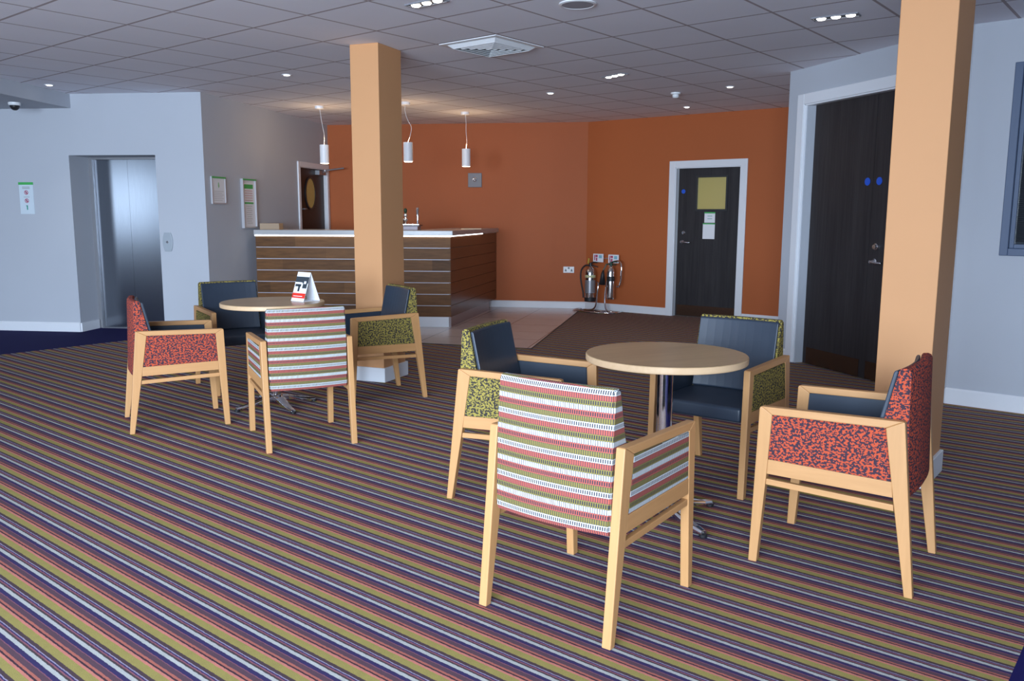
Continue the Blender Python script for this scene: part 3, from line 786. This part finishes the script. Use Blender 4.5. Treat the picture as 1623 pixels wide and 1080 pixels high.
# ------------------------------------------------------------------ tables
def make_table(label, x, y, rot, z=.735, r=.347):
    t = thing('round_table', label, 'table', (x, y, 0), rot, 'round cafe tables')
    bm = B(); lathe(bm, [(r-.002, z-.0025), (r-.003, z)], 96); 
    tp = link('tabletop', bm, OAK_TOP, t)
    bm = B(); lathe(bm, [(r-.004, z-.030), (r-.001, z-.028), (r, z-.024), (r, z-.004), (r-.0015, z-.0022)], 96); link('edge_band', bm, OAK_EDGE, t)
    bm = B(); lathe(bm, [(.035, .075), (.035, z-.034)], 40); link('column', bm, CHROME, t, smooth=False)
    for p in t.children[-1].data.polygons:
        if len(p.vertices) == 4: p.use_smooth = True
    bm = B(); lathe(bm, [(.12, z-.034), (.12, z-.030)], 32); link('mount_plate', bm, BLACK_PL, t)
    bm = B(); lathe(bm, [(.040, .045), (.044, .05), (.044, .085), (.037, .092)], 40); link('hub', bm, CHROME, t)
    for k in range(4):
        a = PI/2*k
        bm = B()
        secs = [(.03, .088, .048, .030, .0), (.08, .080, .045, .030, 0), (.16, .055, .030, .026, 0), (.24, .036, .018, .020, 0), (.285, .030, .014, .015, 0)]
        rings = []
        for (rr, zt, zb, hw, _) in secs:
            ring = [(rr, -hw, zb), (rr, -hw, zt-.010), (rr, -hw*.55, zt), (rr, hw*.55, zt), (rr, hw, zt-.010), (rr, hw, zb)]
            rings.append([bm.verts.new((p[0]*math.cos(a)-p[1]*math.sin(a), p[0]*math.sin(a)+p[1]*math.cos(a), p[2])) for p in ring])
        for A_, B_ in zip(rings, rings[1:]):
            for i in range(6): bm.faces.new((A_[i], A_[(i+1) % 6], B_[(i+1) % 6], B_[i]))
        bm.faces.new(rings[0]); bm.faces.new(rings[-1][::-1])
        f = link('foot', bm, CHROME, t, bevel=.002)
        bm = B(); lathe(bm, [(.016, 0), (.018, .004), (.018, .014), (.008, .018)], 16, (.28*math.cos(a), .28*math.sin(a), 0)); link('glide', bm, BLACK, f)
    return t
make_table('right-hand round oak-topped table on a chrome column, nearest the camera', .668, 3.600, R(28))
make_table('left-hand round oak-topped table holding the tent card, before the bar', -1.640, 5.745, R(38))
# tent card
b0 = Vector((-1.528, 5.793)); b1 = Vector((-1.421, 5.711)); sp_ = Vector((.090, .098)); Z0, Z1 = .735, .932
bd = (b1-b0)
tc = thing('tent_card', 'white folded tent card with dark picture and red band on the left table', 'tent card', (b0.x, b0.y, .7355))
rg = sp_*.5
def quad(bm, p, th=.0012):
    n = (p[1]-p[0]).cross(p[3]-p[0]).normalized()*th
    a = [bm.verts.new(q) for q in p]; b = [bm.verts.new(q-n) for q in p]
    bm.faces.new(a); bm.faces.new(b[::-1])
    for i in range(4): bm.faces.new((a[i], b[i], b[(i+1) % 4], a[(i+1) % 4]))
V3 = lambda v, z: Vector((v.x, v.y, z))
o0 = Vector((0, 0)); HT = Z1-Z0
fr = [V3(o0, 0), V3(bd, 0), V3(bd+rg, HT), V3(rg, HT)]
def sub(f0, f1, u0=0, u1=1, off=.0006):
    P = lambda u, f: V3(bd*u+rg*f, HT*f)
    nn = (fr[1]-fr[0]).cross(fr[3]-fr[0]).normalized()
    return [P(u0, f0)+nn*off, P(u1, f0)+nn*off, P(u1, f1)+nn*off, P(u0, f1)+nn*off]
bm = B(); quad(bm, fr); link('front_panel', bm, PAPER, tc)
bm = B(); quad(bm, [V3(sp_+bd, 0), V3(sp_, 0), V3(rg, HT), V3(bd+rg, HT)]); link('back_panel', bm, PAPER, tc)
bm = B(); quad(bm, [V3(o0, .001), V3(bd, .001), V3(bd+sp_, .001), V3(sp_, .001)], .001); link('base_flap', bm, PAPER, tc)
bm = B(); quad(bm, sub(.11, .28), .0004); link('red_band', bm, RED, tc)
bm = B(); quad(bm, sub(.165, .185, .1, .8, .0011), .0004); link('band_text', bm, PAPER, tc)
bm = B(); quad(bm, sub(.62, .84), .0004); quad(bm, sub(.45, .62, .62, .95), .0004); quad(bm, sub(.34, .56, .30, .45), .0004); quad(bm, sub(.50, .62, .05, .5), .0004); link('picture', bm, simple('dark_photo_print', (.04, .05, .06, 1), .4), tc)
bm = B(); quad(bm, sub(.585, .65, .0, .55, .0011), .0004); quad(bm, sub(.60, .69, .68, .84, .0011), .0004); link('picture_lights', bm, PAPER, tc)

# ------------------------------------------------------------------ armchairs
CW, CT = .520, .032
def loft(bm, poly, hw, sag=.02, nx=10, crown=0):
    rings = []
    for i in range(nx+1):
        s = -1+2*i/nx; x = s*hw; dy = -sag*(1-s*s)
        rings.append([bm.verts.new((x, y+dy, z)) for y, z in poly])
    n = len(poly)
    for a, b in zip(rings, rings[1:]):
        for i in range(n): bm.faces.new((a[i], b[i], b[(i+1) % n], a[(i+1) % n]))
    bm.faces.new(rings[0]); bm.faces.new(rings[-1][::-1])

def make_chair(label, fabric):
    t = thing('armchair', label, 'armchair', (0, 0, 0), 0, 'beech armchairs around the round tables')
    zf, zr = .616, .627
    for s in (-1, 1):
        x0, x1 = sorted((s*CW/2, s*(CW/2-CT)))
        bm = B(); prism_x(bm, [(.298, 0), (.266, 0), (.243, .355), (.232, zf-.028), (.275, zf), (.281, zf-.006)], x0, x1)
        link('leg', bm, BEECH, t, bevel=.003)
        bm = B(); prism_x(bm, [(-.290, 0), (-.262, 0), (-.203, .355), (-.165, zr-.030), (-.222, zr), (-.226, zr-.005)], x0, x1)
        link('leg', bm, BEECH, t, bevel=.003)
        bm = B(); prism_x(bm, [(.2745, zf), (.2325, zf-.028), (-.1645, zr-.030), (-.2215, zr)], x0, x1)
        link('armrest', bm, BEECH_Y, t, bevel=.003)
        bm = B(); prism_x(bm, [(.2425, .358), (.2400, .415), (-.196, .408), (-.2025, .352)], x0+.001, x1-.001)
        link('side_rail', bm, BEECH_Y, t, bevel=.002)
        xm = s*(CW/2-.014)
        bm = B(); prism_x(bm, [(.2450, .315), (.2440, .338), (-.206, .326), (-.2085, .303)], xm-.010, xm+.010)
        link('stretcher', bm, BEECH_Y, t, bevel=.002)
        # side panel: fabric outside, vinyl lining inside
        pz = [(.2395, .415), (.2325, .588), (-.166, .597), (-.1955, .408)]
        xo = s*(CW/2-.001); xc = s*(CW/2-.016); xi = s*(CW/2-CT-.003)
        a, b = sorted((xo, xc)); bm = B(); prism_x(bm, pz, a, b)
        bmesh.ops.bevel(bm, geom=bm.edges[:], offset=.004, segments=2, affect='EDGES'); link('side_panel', bm, fabric, t, uv=True)
        a, b = sorted((xc, xi)); bm = B(); prism_x(bm, pz, a, b)
        bmesh.ops.bevel(bm, geom=bm.edges[:], offset=.004, segments=2, affect='EDGES'); q = link('panel_lining', bm, VINYL, t); q['label'] = 'navy vinyl lining of the arm panel'
    # backrest shell
    poly = [(-.236, .342), (-.244, .36), (-.232, .62), (-.226, .790), (-.220, .801), (-.210, .805), (-.192, .803), (-.187, .795), (-.150, .62), (-.112, .44), (-.112, .352), (-.12, .342)]
    bm = B(); loft(bm, poly, .2215, .020)
    es = [e for e in bm.edges if len(e.link_faces) == 2 and any(len(f.verts) > 4 for f in e.link_faces)]
    bmesh.ops.bevel(bm, geom=es, offset=.007, segments=3, affect='EDGES')
    q = link('backrest', bm, fabric, t, uv=True)
    for p in q.data.polygons: p.use_smooth = True
    m = q.modifiers.new('e', 'EDGE_SPLIT'); m.split_angle = R(50)
    poly = [(-.185, .792), (-.176, .7965), (-.169, .789), (-.133, .62), (-.094, .44), (-.104, .43), (-.149, .62)]
    bm = B(); loft(bm, poly, .2125, .020)
    q = link('back_pad', bm, VINYL, t, bevel=.004); q['label'] = 'navy vinyl front of the backrest'
    # seat
    bm = B(); nx, ny = 10, 10
    def zt(u, v): return .432+.012*(1-u*u)*(1-v*v)
    top = [[bm.verts.new((.222*(-1+2*i/nx), -.135+(.415+.004)*j/ny, zt(-1+2*i/nx, -1+2*j/ny))) for i in range(nx+1)] for j in range(ny+1)]
    bot = [[bm.verts.new((.222*(-1+2*i/nx), -.135+(.415+.004)*j/ny, .362)) for i in range(nx+1)] for j in range(ny+1)]
    for j in range(ny):
        for i in range(nx):
            bm.faces.new((top[j][i], top[j][i+1], top[j+1][i+1], top[j+1][i])); bm.faces.new((bot[j][i], bot[j+1][i], bot[j+1][i+1], bot[j][i+1]))
    for j in range(ny):
        bm.faces.new((top[j][0], top[j+1][0], bot[j+1][0], bot[j][0])); bm.faces.new((top[j][nx], bot[j][nx], bot[j+1][nx], top[j+1][nx]))
    for i in range(nx):
        bm.faces.new((top[0][i], bot[0][i], bot[0][i+1], top[0][i+1])); bm.faces.new((top[ny][i], top[ny][i+1], bot[ny][i+1], bot[ny][i]))
    q = link('seat', bm, VINYL, t, bevel=.014, seg=4, smooth=True); q['label'] = 'navy vinyl seat cushion'
    return t
CH = [
 (1, F_STRIPE, .27, 2.81, -36.6, 'striped red, olive and white armchair nearest the camera, seen from behind'),
 (2, F_RED, 1.315, 3.161, 55.0, 'coral and navy speckled armchair at far right, side on by the right column'),
 (3, F_OLIVE, .063, 3.951, -113.7, 'olive speckled armchair on the left of the right-hand table, partly behind the striped one'),
 (4, F_OLIVE, 1.07, 4.207, 141.9, 'olive speckled armchair behind the right-hand table, its blue seat facing the camera'),
 (5, F_RED, -2.177, 5.328, -62.2, 'coral and navy speckled armchair at far left, side on before the lift'),
 (6, F_STRIPE, -1.262, 4.935, 26.2, 'striped red, olive and white armchair at the left table, seen from behind'),
 (7, F_OLIVE, -1.0, 6.136, 120.9, 'olive speckled armchair on the right of the left-hand table, against the apricot column'),
 (8, F_OLIVE, -2.122, 6.444, -145.4, 'dark armchair behind the left-hand table, near the white wall corner'),
]
def copy_thing(src):
    c = src.copy(); COL.objects.link(c)
    for ch in list(src.children):
        d = ch.copy(); COL.objects.link(d); d.parent = c
    return c
protos = {}
for k, fab, x, y, a, lab in CH:
    if fab.name in protos: c = copy_thing(protos[fab.name])
    else: c = make_chair(lab, fab); protos[fab.name] = c
    c['label'] = lab; c.location = (x, y, 0); c.rotation_euler = (0, 0, R(a))

# ------------------------------------------------------------------ light
WIN_E, WIN_C = 350, (.66, .81, 1)
def area(name, loc, rot, sx, sy, e, col):
    l = bpy.data.lights.new(name, 'AREA'); l.shape = 'RECTANGLE'; l.size = sx; l.size_y = sy; l.energy = e; l.color = col; l.spread = R(135)
    o = bpy.data.objects.new(name, l); COL.objects.link(o); o.location = loc; o.rotation_euler = rot; return o
for i, (a, b) in enumerate(BKW):
    x = RE.x-(a+b)/2
    area('window_daylight', (x, YB-.02, 1.45), (R(74), 0, 0), b-a-.02, 1.86, WIN_E*(b-a)/2.1, WIN_C)
area('window_daylight', (-12.22, -.2, 1.65), (R(84), 0, R(-90)), 2.7, 1.48, WIN_E*.2, WIN_C)
wd = bpy.data.worlds.new('World'); bpy.context.scene.world = wd; wd.use_nodes = True
bg = wd.node_tree.nodes['Background']
bg.inputs[0].default_value = (.60, .78, 1, 1); bg.inputs[1].default_value = 1.0

# ------------------------------------------------------------------ camera
cam = bpy.data.cameras.new('Camera'); co = bpy.data.objects.new('Camera', cam); COL.objects.link(co)
F_PX, PITCH, ROLL = 1334.8, .1479, .0037
cam.sensor_fit = 'HORIZONTAL'; cam.sensor_width = 36; cam.lens = F_PX*36/1623
cam.clip_start = .05; cam.clip_end = 100
fw = Vector((0, math.cos(PITCH), -math.sin(PITCH))); r_ = Vector((1, 0, 0)); u_ = Vector((0, math.sin(PITCH), math.cos(PITCH)))
rr = r_*math.cos(ROLL)+u_*math.sin(ROLL); uu = u_*math.cos(ROLL)-r_*math.sin(ROLL)
co.matrix_world = Matrix(((rr.x, uu.x, -fw.x, 0), (rr.y, uu.y, -fw.y, 0), (rr.z, uu.z, -fw.z, H_CAM), (0, 0, 0, 1)))
cam.dof.use_dof = False
sc = bpy.context.scene
sc.camera = co
sc.view_settings.view_transform = 'Standard'; sc.view_settings.look = 'None'
sc.view_settings.exposure = -.1; sc.view_settings.gamma = 1
